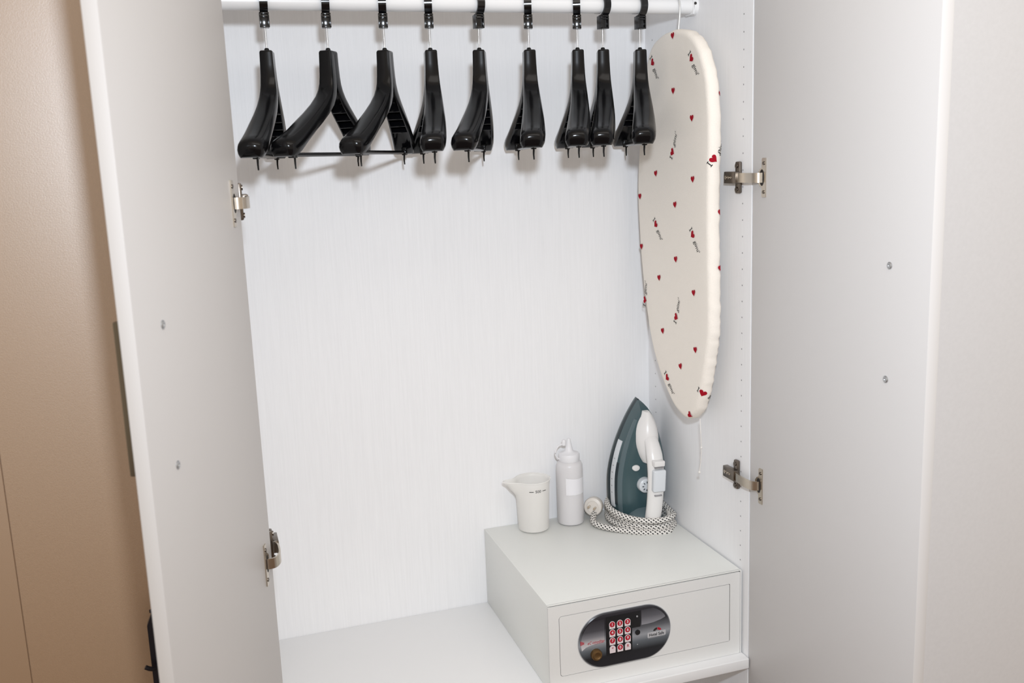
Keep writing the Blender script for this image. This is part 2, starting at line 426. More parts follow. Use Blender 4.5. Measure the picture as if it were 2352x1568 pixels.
# ------------------------------------------------------------------ hangers
HZ = RZ   # local origin = rail centre
def make_hanger():
    root = empty('coat_hanger', (0, 0, 0), '', 'hanger', group='black hangers on the clothes rail')
    # body : neck that forks into two contoured, hollow shoulder arms
    bm = bmesh.new()
    path = [(.0095, 1.342, .0195, .0250), (.0097, 1.318, .0200, .0262), (.0100, 1.296, .0210, .0280), (.0125, 1.279, .0235, .0300), (.0190, 1.2640, .0250, .0325), (.032, 1.2495, .0255, .0350),
            (.055, 1.2330, .0250, .0380), (.085, 1.2155, .0245, .0415), (.115, 1.1990, .0250, .0450), (.145, 1.1815, .0275, .0480), (.170, 1.1675, .0330, .0500), (.185, 1.1605, .0345, .0495), (.194, 1.157, .0310, .0460), (.199, 1.1555, .0230, .0380), (.2005, 1.155, .012, .024)]
    prof_r = [(-.84, -1), (-.97, -.55), (-1, -.05), (-.93, .4), (-.74, .76), (-.42, .95), (0, 1), (.42, .95), (.74, .76), (.93, .4), (1, -.05), (.97, -.55), (.84, -1),
            (.74, -1), (.80, -.4), (.72, .2), (.4, .55), (0, .64), (-.4, .55), (-.72, .2), (-.80, -.4), (-.74, -1)]
    prof_s = [(-.96, -1), (-1, -.5), (-1, .1), (-1, .62), (-.95, .9), (-.80, .985), (0, 1), (.80, .985), (.95, .9), (1, .62), (1, .1), (1, -.5), (.96, -1),
            (.84, -1), (.84, -.4), (.80, .2), (.6, .55), (0, .64), (-.6, .55), (-.80, .2), (-.84, -.4), (-.84, -1)]
    def curve(L): return -.020*(max(L, 0)/.19)**1.6
    for s in (-1, 1):
        rings = []
        for i, (L, z, t, wd_) in enumerate(path):
            a = path[max(i-1, 0)]; b = path[min(i+1, len(path)-1)]
            tan = Vector((b[0]-a[0], b[1]-a[1])).normalized(); nb = Vector((-tan.y, tan.x))   # outward/up normal in (L,z)
            ring = []
            f = min(1, max(0, (i-2)/7)); g = min(1, max(0, (i-8)/3))      # g closes the hollow towards the tip
            for j, (pa, pb) in enumerate([(q[0]+(p[0]-q[0])*f, q[1]+(p[1]-q[1])*f) for p, q in zip(prof_r, prof_s)]):
                if j >= 13: pb += (-1.02-pb)*g
                ring.append((curve(L)+pa*wd_/2, s*(L+nb.x*pb*t/2), z+nb.y*pb*t/2-HZ))
            rings.append(ring)
        loft(bm, rings)
    box(bm, -.0123, .0123, -.0189, .0189, 1.3345-HZ, 1.3455-HZ, .0034, seg=3)
    body = finish('hanger_body', bm, M['black'], root, 50)
    # ribs inside the hollow arms
    for s in (-1, 1):
        for (L, z, t, wd_) in ((.045, 1.2375, .024, .0290), (.070, 1.2225, .023, .0320), (.095, 1.2085, .022, .0345), (.118, 1.1955, .020, .0370)):
            tan = Vector((.03, -.0165)).normalized()
            bm = bmesh.new(); box(bm, -wd_/2, wd_/2, -.0016, .0016, -t/2, t*.38, .0011)
            mm = Matrix.Translation((curve(L), s*L, z-HZ)) @ Matrix.Rotation(-s*math.atan2(.0165, .03), 4, 'X')
            for v in bm.verts: v.co = mm @ v.co
            finish('rib', bm, M['black'], body, 35)
    # collar + rod
    bm = bmesh.new(); lathe(bm, [(.0048, 1.3435-HZ), (.0050, 1.347-HZ), (.0044, 1.3495-HZ), (.0030, 1.351-HZ)], 16); finish('collar', bm, M['black'], root, 40)
    bm = bmesh.new(); tube(bm, [(0, 0, 1.349-HZ), (0, 0, 1.388-HZ), (0, 0, 1.402-HZ)], .0017, 10, up=Vector((1, 0, 0))); lathe(bm, [(.0012, 1.395-HZ), (.0032, 1.3965-HZ), (.0032, 1.399-HZ), (.0012, 1.401-HZ)], 12)
    finish('rod', bm, M['chrome'], root, 40)
    # trouser bar, its end blocks and pegs
    bm = bmesh.new(); tube(bm, [(curve(.16), -.166, 1.1455-HZ), (curve(.16), .166, 1.1455-HZ)], .0042, 10, sy=1.0, sx=.8)
    bar = finish('trouser_bar', bm, M['black'], root, 40)
    for s in (-1, 1):
        bm = bmesh.new(); box(bm, -.0055, .0055, -.006, .006, -.006, .012, .0018, Matrix.Translation((curve(.165), s*.166, 1.1455-HZ))); finish('bar_mount', bm, M['black'], bar, 35)
        for q in (0,):
            L = s*.157
            bm = bmesh.new()
            box(bm, -.0042, .0042, -.0048, .0048, -.0062, .0064, .0014, Matrix.Translation((curve(.155), L, 1.1455-HZ)))
            tube(bm, [(curve(.155), L, 1.140-HZ), (curve(.155)-.0005, L-s*.001, 1.130-HZ), (curve(.155), L-s*.0005, 1.1195-HZ)], [.0022, .0018, .0014], 8, up=Vector((1, 0, 0)))
            finish('peg', bm, M['black'], bar, 40)
    # hook ring closing round the rail, and the clip it ends in
    bm = bmesh.new(); n = 30; hw = .0077; rings = []
    for k in range(n+1):
        a = math.radians(-97+312*k/n)          # open at the foot, behind the clip
        ci, so = math.sin(a), math.cos(a)
        ri, ro = .0205, .0248
        rings.append([(-hw, -ri*so, ri*ci), (hw, -ri*so, ri*ci), (hw, -ro*so, ro*ci), (-hw, -ro*so, ro*ci)])
    loft(bm, rings)
    ring = finish('hook_ring', bm, M['black_clip'], root, 30)
    bm = bmesh.new()   # clip : a box with a sunk window on the front
    x0, x1, y0, y1, z0, z1 = -.0092, .0092, -.0125, .0085, -.0490, -.0215
    box(bm, x0, x1, y0+.003, y1, z0, z1, .0012)
    box(bm, x0, x0+.0028, y0, y0+.004, z0, z1, .0007); box(bm, x1-.0028, x1, y0, y0+.004, z0, z1, .0007)
    box(bm, x0, x1, y0, y0+.004, z0, z0+.003, .0007); box(bm, x0, x1, y0, y0+.004, z1-.0085, z1-.006, .0007); box(bm, x0, x1, y0, y0+.004, z1-.003, z1, .0007)
    finish('clip', bm, M['black_clip'], ring, 35)
    return root

hangers = [
    (-.929, -11, -2, 'black plastic suit hanger nearest the left door, first on the rail'),
    (-.811, -31, -5, 'black suit hanger turned sideways, second from the left, its long trouser bar in full view'),
    (-.698, -27, -10, 'black suit hanger turned sideways, third from the left, partly in front of its twisted neighbour'),
    (-.604, -9, -13, 'black suit hanger fourth from the left, its far arm touching the turned hanger beside it'),
    (-.500, -22, 5, 'middle black suit hanger, fifth of nine, its ribbed rear arm showing on the right'),
    (-.391, -13, -18, 'black suit hanger sixth from the left, with free wall on both sides'),
    (-.281, -17.5, -21, 'black suit hanger third from the ironing board, seventh from the left'),
    (-.222, -19, 9, 'black suit hanger second from the ironing board, squeezed between two others'),
    (-.134, -18, 4, 'black suit hanger last on the right, hanging against the ironing board'),
]
proto = make_hanger()
def kids(o): return [c for c in bpy.data.objects if c.parent is o]
def copy_tree(o):
    kk = {}
    for x in bpy.data.objects: kk.setdefault(x.parent, []).append(x)
    def rec(a, par):
        c = a.copy(); COL.objects.link(c)
        if par: c.parent = par
        for ch in kk.get(a, []): rec(ch, c)
        return c
    return rec(o, None)
trees = [proto]+[copy_tree(proto) for _ in hangers[1:]]
for o, (x, th, al, lab) in zip(trees, hangers):
    o.location = (x, RY, RZ); o.rotation_euler = (0, 0, math.radians(th)); o['label'] = lab
    for c in kids(o):
        if c.name.startswith('hook_ring'): c.rotation_euler = (0, 0, math.radians(al-th))

# ------------------------------------------------------------------ ironing board
FX, BX = -.063, -.033
out = [(-.27, 1.386), (-.33, 1.374), (-.375, 1.344), (-.405, 1.297), (-.42, 1.25), (-.428, 1.164), (-.425, 1.075), (-.423, .984), (-.425, .891), (-.428, .807), (-.427, .74), (-.417, .69), (-.404, .64), (-.388, .591), (-.362, .545), (-.325, .521),
       (-.291, .524), (-.254, .539), (-.215, .571), (-.174, .617), (-.14, .676), (-.113, .758), (-.092, .853), (-.08, .948), (-.075, 1.043), (-.088, 1.147), (-.108, 1.237), (-.129, 1.318), (-.157, 1.362), (-.208, 1.382)]
cur = [Vector((p.x, p.y)) for p in catmull([(a, b, 0) for a, b in out], 6)]
NB = len(cur)
nor = []
for i in range(NB):
    t = (cur[(i+1) % NB]-cur[i-1]).normalized(); nor.append(Vector((t.y, -t.x)))
cen = sum(cur, Vector((0, 0)))/NB
if nor[0].dot(cur[0]-cen) < 0: nor = [-v for v in nor]
PROF = [(.013, FX), (.008, FX+.0006), (.0035, FX+.0030), (.0008, FX+.0080), (0, FX+.0140), (.0006, BX-.0070), (.004, BX-.0015), (.012, BX)]
ib = empty('ironing_board', (FX, -.25, .52), 'cream fabric ironing board printed with red hearts, hanging against the right side panel', 'ironing board')
ibo = Vector((FX, -.25, .52))
def ibp(name, bm, m, par=None, sm=None):
    for v in bm.verts: v.co -= ibo
    return finish(name, bm, m, par or ib, sm)
bm = bmesh.new()
rings = []
def ring_at(ins, x, wr=0.):
    r = []
    for i in range(NB):
        q = cur[i]-nor[i]*ins
        ww = wr*(math.sin(i*2.3)+math.sin(i*1.37+1)+.7*math.sin(i*3.9+2))
        r.append((x+ww*.6, q.x+nor[i].x*ww, q.y+nor[i].y*ww))
    return r
inner = [cen.lerp(cur[i]-nor[i]*.013, 1) for i in range(NB)]
for f in (.15, .4, .65, .85): rings.append([(FX+.0003*(1-f), cen.x+(inner[i].x-cen.x)*f, cen.y+(inner[i].y-cen.y)*f) for i in range(NB)])
for (ins, x), wr in zip(PROF, (0, .0003, .0005, .0006, .0006, .0007, .0006, 0)): rings.append(ring_at(ins, x, wr))
loft(bm, rings)
cover = ibp('fabric_cover', bm, M['fabric'], None, 60)

arc = [0.]
for (a, b) in zip(PROF, PROF[1:]): arc.append(arc[-1]+math.hypot(b[0]-a[0], b[1]-a[1]))
def right_edge(z):
    best = None
    for i in range(NB):
        a, b = cur[i], cur[(i+1) % NB]
        if (a.y-z)*(b.y-z) <= 0 and a.y != b.y:
            y = a.x+(b.x-a.x)*(z-a.y)/(b.y-a.y)
            best = y if best is None else min(best, y)
    return best if best is not None else -.35
def on_board(r, z, lift):
    """r = developed distance towards the viewer's right of the face (i.e. -y), lift = off the cloth"""
    y = -r; z = min(max(z, .5245), 1.3840); e = right_edge(z); s = (e+.013)-y        # >0 : past the face edge, onto the rim
    if s <= 0: return Vector((FX-lift, y, z))
    s = min(s, arc[-1]-1e-5)
    for k in range(len(arc)-1):
        if s <= arc[k+1]:
            f = (s-arc[k])/(arc[k+1]-arc[k]); i0, x0 = PROF[k]; i1, x1 = PROF[k+1]
            nx, ny = -(i0-i1), -(x1-x0)
            l = math.hypot(nx, ny); nx, ny = (x0-x1)/l*0, 0
            d = Vector((x1-x0, -(i1-i0)*-1, 0)); # along the profile in (x, y)
            tx, ty = x1-x0, (i1-i0)
            n2 = Vector((-abs(ty), -abs(tx)))/math.hypot(tx, ty) if k < 4 else Vector((abs(ty), -abs(tx)))/math.hypot(tx, ty)
            return Vector((x0+(x1-x0)*f+n2.x*lift, e+i0+(i1-i0)*f+n2.y*lift, z))
def heart_poly(s):
    P = []
    for k in range(28):
        t = 2*pi*k/28
        P.append((s*.5*math.sin(t)**3, s*(13*math.cos(t)-5*math.cos(2*t)-2*math.cos(3*t)-math.cos(4*t))/30))
    return P
def place(bm, r, z, ang, lift=.0009):
    ca, sa = math.cos(ang), math.sin(ang)
    for v in bm.verts:
        x, y, h = v.co
        v.co = on_board(r+x*ca-y*sa, z+x*sa+y*ca, lift+h)
def heart(r, z, ang, s, nm='printed_heart', lift=.0012):
    bm = bmesh.new(); P = heart_poly(s); c = bm.verts.new((0, 0, 0)); prev = None
    for f in (.35, .7, 1):
        V = [bm.verts.new((p[0]*f, p[1]*f, 0)) for p in P]
        for k in range(len(V)):
            j = (k+1) % len(V); bm.faces.new((c, V[k], V[j]) if prev is None else (prev[k], V[k], V[j], prev[j]))
        prev = V
    place(bm, r, z, ang, lift)
    return ibp(nm, bm, M['heart'], cover)
def slogan(r, z, ang, size):
    """I (heart) gimi - centred on (r,z), running along ang"""
    bm = text_bm('gimi\'', size*1.12, .28, .0)
    bmesh.ops.triangulate(bm, faces=bm.faces); bmesh.ops.subdivide_edges(bm, edges=bm.edges, cuts=1)
    for v in bm.verts: v.co.x += size*1.25
    place(bm, r, z, ang, .0012)
    ibp('printed_word', bm, M['ink'], cover)
    b2 = bmesh.new()
    I = [(-.2, .42), (-.2, .32), (-.06, .32), (-.06, .10), (-.06, -.10), (-.06, -.32), (-.2, -.32), (-.2, -.42), (.2, -.42), (.2, -.32), (.06, -.32), (.06, -.10), (.06, .10), (.06, .32), (.2, .32), (.2, .42)]
    V = [b2.verts.new(((a-1.65)*size, b*size, 0)) for a, b in I]
    for q in ((0, 1, 14, 15), (1, 2, 13, 14), (2, 3, 12, 13), (3, 4, 11, 12), (4, 5, 10, 11), (5, 6, 9, 10), (6, 7, 8, 9)): b2.faces.new([V[k] for k in q])
    bmesh.ops.subdivide_edges(b2, edges=b2.edges, cuts=1, use_grid_fill=True)
    place(b2, r, z, ang, .0012)
    ibp('printed_letter', b2, M['ink'], cover)
    ca, sa = math.cos(ang), math.sin(ang)
    heart(r-.75*size*ca, z-.75*size*sa, ang, size*1.15)
for y, z, a in [(-.268, 1.374, .1), (-.269, 1.257, 0), (-.353, 1.194, .05), (-.18, 1.077, .2), (-.356, 1.065, .1), (-.094, 1.022, .1), (-.274, 1.008, .2), (-.099, .901, .1), (-.276, .885, .2), (-.192, .834, .2),
                (-.359, .818, .2), (-.208, .709, .3), (-.366, .691, .2), (-.296, .64, .4), (-.338, .535, 1.1)]:
    heart(-y, z, a, .0155)
for (y0, z0), (y1, z1) in [((-.341, 1.332), (-.376, 1.284)), ((-.159, 1.343), (-.191, 1.292)), ((-.256, 1.109), (-.280, 1.159)), ((-.164, .975), (-.205, .925)), ((-.344, .961), (-.379, .911)),
                           ((-.112, .757), (-.121, .807)), ((-.270, .736), (-.290, .789)), ((-.216, .614), (-.258, .568))]:
    ang = math.atan2(z1-z0, -(y1-y0)); slogan(-(y0+y1)/2, (z0+z1)/2, ang, .0150)
# prints that run round the rim
slogan(.4385, 1.115, math.radians(50), .0150)
slogan(.4000, .590, math.radians(-32), .0150)
for z, s in ((1.24, .012), (.995, .016), (.877, .013)): heart(.4480, z, .1, s)
# hook wire over the rail, ends in the top of the board
bm = bmesh.new()
hx0 = -.047
pts = [(-.0485, -.265, 1.374), (-.0480, -.2665, 1.392), (-.0473, -.2692, 1.412), (hx0, -.2705, 1.428), (hx0, -.2695, 1.440), (hx0, -.263, 1.4525), (hx0, -.25, 1.4575), (hx0, -.237, 1.453), (hx0, -.230, 1.441)]
tube(bm, catmull(pts, 5, False), .0023, 10, up=Vector((1, 0, 0))); ibp('hanging_hook', bm, M['wire'], None, 40)
bm = bmesh.new()
pts = [(-.050, -.362, .530), (-.0495, -.364, .50), (-.048, -.365, .46), (-.049, -.364, .43), (-.051, -.361, .405)]
tube(bm, catmull(pts, 5, False), .0010, 6, up=Vector((1, 0, 0)))
bmesh.ops.create_icosphere(bm, subdivisions=2, radius=.0026, matrix=Matrix.Translation((-.0482, -.365, .462)))
bmesh.ops.create_icosphere(bm, subdivisions=2, radius=.0032, matrix=Matrix.Translation((-.051, -.361, .403)))
ibp('drawstring', bm, M['string'], None, 60)

# ------------------------------------------------------------------ safe
XS, XR, SD, SH = -.4675, -.0042, .468, .2
sf = empty('hotel_safe', (XS, -SD, 0), 'pale grey hotel safe with a dark oval keypad on the shelf', 'safe'); so = Vector((XS, -SD, 0))
def sp(name, bm, m, par=None, sm=None):
    for v in bm.verts: v.co -= so
    return finish(name, bm, m, par or sf, sm)
bm = bmesh.new(); box(bm, XS, XR, -SD+.0055, -.0008, .0004, SH, .0012); box(bm, XS, XR, -SD+.0012, -SD+.0075, SH-.0013, SH, .0004); sp('safe_body', bm, M['safe'], None, 35)
# front frame made as a ring around the door opening, a hair proud, with a shadow joint to the body
DX0, DX1, DZ0, DZ1 = -.4425, -.0355, .0355, .1715
def rrect(x0, x1, z0, z1, r, n=6, rr=None):
    P = []
    rs = rr or (r, r, r, r)
    for (cx, cz, a0, q) in ((x1-rs[0], z1-rs[0], 0, rs[0]), (x0+rs[1], z1-rs[1], 90, rs[1]), (x0+rs[2], z0+rs[2], 180, rs[2]), (x1-rs[3], z0+rs[3], 270, rs[3])):
        for k in range(n+1):
            a = math.radians(a0+90*k/n); P.append((cx+q*math.cos(a), cz+q*math.sin(a)))
    return P
bm = bmesh.new()
o_ = rrect(XS+.0003, XR-.0046, .0006, SH-.0031, .002); i_ = rrect(DX0-.0012, DX1+.0012, DZ0-.0012, DZ1+.0012, .007, rr=(.002, .007, .007, .002))
R = []
for P, y in ((i_, -SD+.006), (i_, -SD), (o_, -SD), (o_, -SD+.0045)):
    R.append([bm.verts.new((p[0], y, p[1])) for p in P])
for A, B in zip(R, R[1:]):
    for k in range(len(A)): bm.faces.new((A[k], A[(k+1) % len(A)], B[(k+1) % len(A)], B[k]))
sp('front_frame', bm, M['safe_front'])
bm = bmesh.new(); prism(bm, rrect(DX0, DX1, DZ0, DZ1, .007, rr=(.0015, .006, .006, .0015)), -SD-.0002, -SD+.007)
sdoor = sp('safe_door', bm, M['safe_front'])
bm = bmesh.new(); box(bm, XS+.002, XR-.003, -SD+.0040, -SD+.0054, SH-.0036, SH-.0012); box(bm, XR-.0046, XR-.0030, -SD+.0040, -SD+.0054, .002, SH-.0012)
sp('joint', bm, M['dark'])
bm = bmesh.new(); prism(bm, rrect(XR-.0034, XR-.0004, .0006, SH-.0012, .0006), -SD+.0005, -SD+.006); sp('front_edge', bm, M['safe_front'])
# dark joint liner at the hinge side of the door and behind it
bm = bmesh.new(); box(bm, DX1+.0001, DX1+.0011, -SD-.0001, -SD+.004, DZ0+.002, DZ1-.001); sp('door_gap', bm, M['dark'], sdoor)
# keypad plate
KX0, KX1, KZ0, KZ1 = -.4010, -.1845, .0385, .1625
FY = -SD-.0002
bm = bmesh.new()
P0 = rrect(KX0, KX1, KZ0, KZ1, (KZ1-KZ0)/2-.0005, 16); P1 = rrect(KX0+.0022, KX1-.0022, KZ0+.0022, KZ1-.0022, (KZ1-KZ0)/2-.0027, 16)
loft(bm, [[(p[0], FY, p[1]) for p in P0], [(p[0], FY-.0025, p[1]) for p in P0], [(p[0], FY-.0040, p[1]) for p in P1]])
kp = sp('keypad_plate', bm, M['plate'], None, 30)
bm = bmesh.new()
loft(bm, [[(p[0], FY-.0005, p[1]) for p in rrect(KX0-.0012, KX1+.0012, KZ0-.0012, KZ1+.0012, (KZ1-KZ0)/2, 16)], [(p[0], FY-.0016, p[1]) for p in rrect(KX0-.0012, KX1+.0012, KZ0-.0012, KZ1+.0012, (KZ1-KZ0)/2, 16)]])
sp('plate_rim', bm, M['silver'], kp, 30)
KY = FY-.0040
def flat(name, poly, m, d=.0002, par=None, y=KY):
    bm = bmesh.new(); prism(bm, poly, y, y-d); return sp(name, bm, m, par or kp)
# left printed grey panel (top dark to pale at foot) bounded by a wave, split in bands of its print
def arc_x(z):   # left boundary of the printable area
    r = (KZ1-KZ0)/2-.0045; cz = (KZ0+KZ1)/2; cx = KX0+.0045+r
    return cx-math.sqrt(max(r*r-(z-cz)**2, 0))
def grad_panel(name, stops):
    m, t, b = new_mat(name)
    tc = t.nodes.new('ShaderNodeTexCoord'); sx = t.nodes.new('ShaderNodeSeparateXYZ'); t.links.new(tc.outputs['Generated'], sx.inputs[0])
    cr = t.nodes.new('ShaderNodeValToRGB'); e = cr.color_ramp.elements
    e[0].position = stops[0][0]; e[0].color = (*lin(stops[0][1]), 1); e[1].position = stops[-1][0]; e[1].color = (*lin(stops[-1][1]), 1)
    for p, c in stops[1:-1]:
        q = e.new(p); q.color = (*lin(c), 1)
    t.links.new(sx.outputs[2], cr.inputs[0]); t.links.new(cr.outputs[0], b.inputs['Base Color']); b.inputs['Roughness'].default_value = .32
    return m
ML = grad_panel('printed_left_panel', [(0, (206, 204, 206)), (.22, (186, 182, 184)), (.42, (122, 122, 128)), (.62, (72, 72, 78)), (1, (44, 44, 50))])
MR = grad_panel('printed_right_panel', [(0, (140, 140, 146)), (.5, (92, 92, 98)), (1, (58, 58, 64))])
zs = [.086+.0035*k for k in range(19)]
left = [(arc_x(z), z) for z in zs if z < .150]
poly = [(-.3420, .0975)]+[(-.3420, .1500)]+left[::-1]+[(-.385, .0925), (-.372, .0955), (-.357, .0968)]
flat('printed_panel', poly, ML)
rarc = lambda z: (KX1-.0045-((KZ1-KZ0)/2-.0045))+math.sqrt(max(((KZ1-KZ0)/2-.0045)**2-(z-(KZ0+KZ1)/2)**2, 0))
poly = [(-.2545, .1195), (-.2545, .1540)]+[(rarc(z), z) for z in (.1545, .150, .145, .140, .136, .133)][0:]+[(-.197, .1285), (-.208, .124), (-.225, .1205), (-.240, .1194)]
flat('printed_panel', poly, MR)
flat('printed_panel', [(-.3385, .1530), (-.3385, .064), (-.2770, .064), (-.2770, .1165), (-.2570, .1165), (-.2570, .1535)], M['plate_black'], .0003)
# keys
kb = 'key'
chars = ['1', '2', '3', '4', '5', '6', '7', '8', '9', '*', '0', 'R']
for i, ch in enumerate(chars):
    c, r = i % 3, i//3
    kx = -.3240+.0180*c; kz = .1335-.0187*r
    P = [(kx-.0066, kz-.0090), (kx+.0066, kz-.0090)]+[(kx+.0070*math.cos(a), kz+.0008+.0072*math.sin(a)) for a in [pi*k/12 for k in range(13)]]
    bm = bmesh.new(); prism(bm, P, KY-.0002, KY-.0014); k = sp(kb, bm, M['key'], kp)
    bm = bmesh.new()
    if ch in '*R':
        b2 = text_bm(ch, .0095, 0, .0001, offset=.00004); mt = M['red_key']
    else:
        bm = bmesh.new(); prism(bm, [(kx+.0060*math.cos(a), kz+.0008+.0060*math.sin(a)) for a in [2*pi*q/24 for q in range(24)]], KY-.0014, KY-.0016); sp('red_disc', bm, M['red_key'], k)
        b2 = text_bm(ch, .0088, 0, .0001, offset=.00022); mt = M['key']
    for v in b2.verts: v.co = Vector((kx+v.co.x, KY-.0018-v.co.z, kz+.0008+v.co.y))
    sp('key_digit', b2, mt, k)
# knob, sensor, led
bm = bmesh.new()
loft(bm, [[Vector((-.3630+r*math.cos(a), KY-y, .0735+r*math.sin(a))) for a in [2*pi*k/24 for k in range(24)]] for r, y in ((.0125, 0), (.0125, .006), (.0112, .009), (.008, .0098), (.006, .0085))])
sp('brass_knob', bm, M['brass'], kp, 40)
bm = bmesh.new(); tube(bm, [(-.2645, KY, .1045), (-.2645, KY-.0022, .1045)], .0058, 20); sp('round_button', bm, M['plate_black'], kp, 40)
bm = bmesh.new(); tube(bm, [(-.2650, KY, .1418), (-.2650, KY-.0012, .1418)], .0020, 12); sp('indicator_lamp', bm, M['silver'], kp, 40)
bm = bmesh.new(); tube(bm, [(-.2650, KY, .0760), (-.2650, KY-.0008, .0760)], .0012, 12); sp('indicator_lamp', bm, M['silver'], kp, 40)
# printed words
def word(s, x, z, size, m, shear=0., sx=1., off=0.):
    b = text_bm(s, size, shear, .00008, offset=off)
    for v in b.verts: v.co = Vector((x+v.co.x*sx, KY-.0006-v.co.z, z+v.co.y))
    return sp('printed_word', b, m, kp)
flat('white_strip', rrect(-.2405, -.1965, .0855, .0975, .002), M['plate_pale'], .0003)
word('Hotel Safe', -.2190, .0912, .0098, M['ink'], 0, .88, .00008)
bm = bmesh.new()
def fan(a0, a1, r0, r1, cx, cz, n=12):
    return [(cx+r1*math.cos(math.radians(a0+(a1-a0)*k/n)), cz+r1*.8*math.sin(math.radians(a0+(a1-a0)*k/n))) for k in range(n+1)]+[(cx+r0*math.cos(math.radians(a1+(a0-a1)*k/n)), cz+r0*.62*math.sin(math.radians(a1+(a0-a1)*k/n))) for k in range(n+1)]
flat('logo_arc', fan(8, 86, .0045, .0098, -.2170, .0985), M['red_key'], .0004)
flat('logo_arc', fan(94, 172, .0050, .0098, -.2170, .0985), M['dark'], .0004)
flat('underline', [(-.2400, .0836), (-.1990, .0836), (-.1990, .0842), (-.2400, .0842)], M['grey_ink'], .0004)
word('eC omoditas', -.3625, .1010, .0092, M['red_key'], .35, .82)
flat('underline', [(-.3660, .0962), (-.3445, .0972), (-.3445, .0977), (-.3660, .0966)], M['red_key'], .0004)
for k in range(3):
    flat('logo_bar', [(-.3975+k*.0030, .0990+k*.0008), (-.3955+k*.0030, .0990+k*.0008), (-.3955+k*.0030, .1085-k*.0014), (-.3975+k*.0030, .1085-k*.0014)], M['red_key'], .0004)

# ------------------------------------------------------------------ measuring jug
jx, jy = -.3495, -.0480
jg = empty('measuring_jug', (jx, jy, SH), 'frosted plastic measuring jug with a pouring lip, left of the squeeze bottle on the safe', 'jug')
bm = bmesh.new(); N = 48; rings = []
def jr(z, ri):   # radius profile with a spout towards -x at the top
    ring = []
    for k in range(N):
        a = 2*pi*k/N
        r = ri
        d = (a-pi*1.03+pi) % (2*pi)-pi
        f = max(0, (z-.082)/.048)
        r += .036*min(f, 1.0)**1.7*math.exp(-(d/.30)**2)
        zz = z+(.004*math.exp(-(d/.4)**2) if z > .12 else 0)
        ring.append((r*math.cos(a), r*math.sin(a), zz))
    return ring
prof_o = [(.0345, .0015), (.0385, .0035), (.0392, .012), (.0400, .040), (.0412, .070), (.0418, .085), (.0423, .095), (.0428, .105), (.0433, .115), (.0438, .124), (.0446, .1295), (.0450, .131)]
rings = [jr(z, r) for r, z in prof_o]+[jr(z, r-.0016) for r, z in prof_o[::-1][1:-1]]
loft(bm, rings); body = finish('jug_body', bm, M['frost_jug'], jg, 50)
bm = bmesh.new()
rr = [jr(z, r) for r, z in ((.0449, .1305), (.0466, .1312), (.0466, .1330), (.0447, .1334))]
V = loft(bm, rr, False, False)
for k in range(N): bm.faces.new((V[-1][k], V[-1][(k+1) % N], V[0][(k+1) % N], V[0][k]))
finish('jug_rim', bm, M['frost_jug'], jg, 50)
b = text_bm('500', .0100, 0, .0)
for x0, x1 in ((-.0225, -.0115), (.0115, .0225)):
    vv = [b.verts.new(p) for p in ((x0, -.0007, 0), (x1, -.0007, 0), (x1, .0007, 0), (x0, .0007, 0))]; b.faces.new(vv)
bmesh.ops.triangulate(b, faces=b.faces); bmesh.ops.subdivide_edges(b, edges=b.edges, cuts=2)
for v in b.verts:
    a = -pi/2-.0+v.co.x/.0433; v.co = Vector((.0440*math.cos(a), .0440*math.sin(a), .1115+v.co.y))
finish('volume_mark', b, M['ink'], body)

# ------------------------------------------------------------------ squeeze bottle
bx, by = -.2470, -.0440
bt = empty('squeeze_bottle', (bx, by, SH), 'clear plastic squeeze bottle with white nozzle cap and paper label, between jug and iron', 'bottle')
bm = bmesh.new(); pr = [(.0300, .0008), (.0335, .003), (.0342, .008), (.0342, .140), (.0335, .154), (.0310, .161), (.0255, .166), (.0235, .168), (.0235, .171)]
lathe(bm, pr+[(r-.0014, max(z-.001, .003)) for r, z in pr[::-1]], 40); bb = finish('bottle_body', bm, M['frost_bottle'], bt, 40)
bm = bmesh.new(); lathe(bm, [(.0318, .0048), (.0320, .078), (.0320, .0782)], 40); finish('liquid', bm, M['liquid'], bb, 40)
bm = bmesh.new(); lathe(bm, [(.0262, .166), (.0268, .168), (.0268, .182), (.0255, .1845), (.0150, .1870), (.0105, .192), (.0080, .203), (.0060, .213), (.0045, .2215), (.0032, .2230)], 32)
cap = finish('nozzle_cap', bm, M['cap'], bt, 35)
for k in range(24):
    pass
bm = bmesh.new(); tube(bm, catmull([(-.0268, -.004, .172), (-.036, -.006, .180), (-.0395, -.007, .192), (-.034, -.007, .205), (-.026, -.006, .2105), (-.018, -.006, .2115)], 5, False), .0020, 8)
lathe(bm, [(.0052, .2085), (.0052, .2215), (.0040, .223)], 14, (-.0155, -.006)); finish('tip_cap', bm, M['cap'], cap, 40)
bm = bmesh.new(); n = 16; A = []
a0, a1 = math.radians(-128), math.radians(-38)
rr = [[(.0345*math.cos(a), .0345*math.sin(a), z) for a in [a0+(a1-a0)*k/n for k in range(n+1)]] for z in (.083, .1260)]
R0 = [bm.verts.new(p) for p in rr[0]]; R1 = [bm.verts.new((p[0], p[1], p[2]-.003*(i/n)+.003*abs(i/n-.5))) for i, p in enumerate(rr[1])]
for k in range(n): bm.faces.new((R0[k], R0[k+1], R1[k+1], R1[k]))
lb = finish('paper_label', bm, M['paper'], bt, 60)

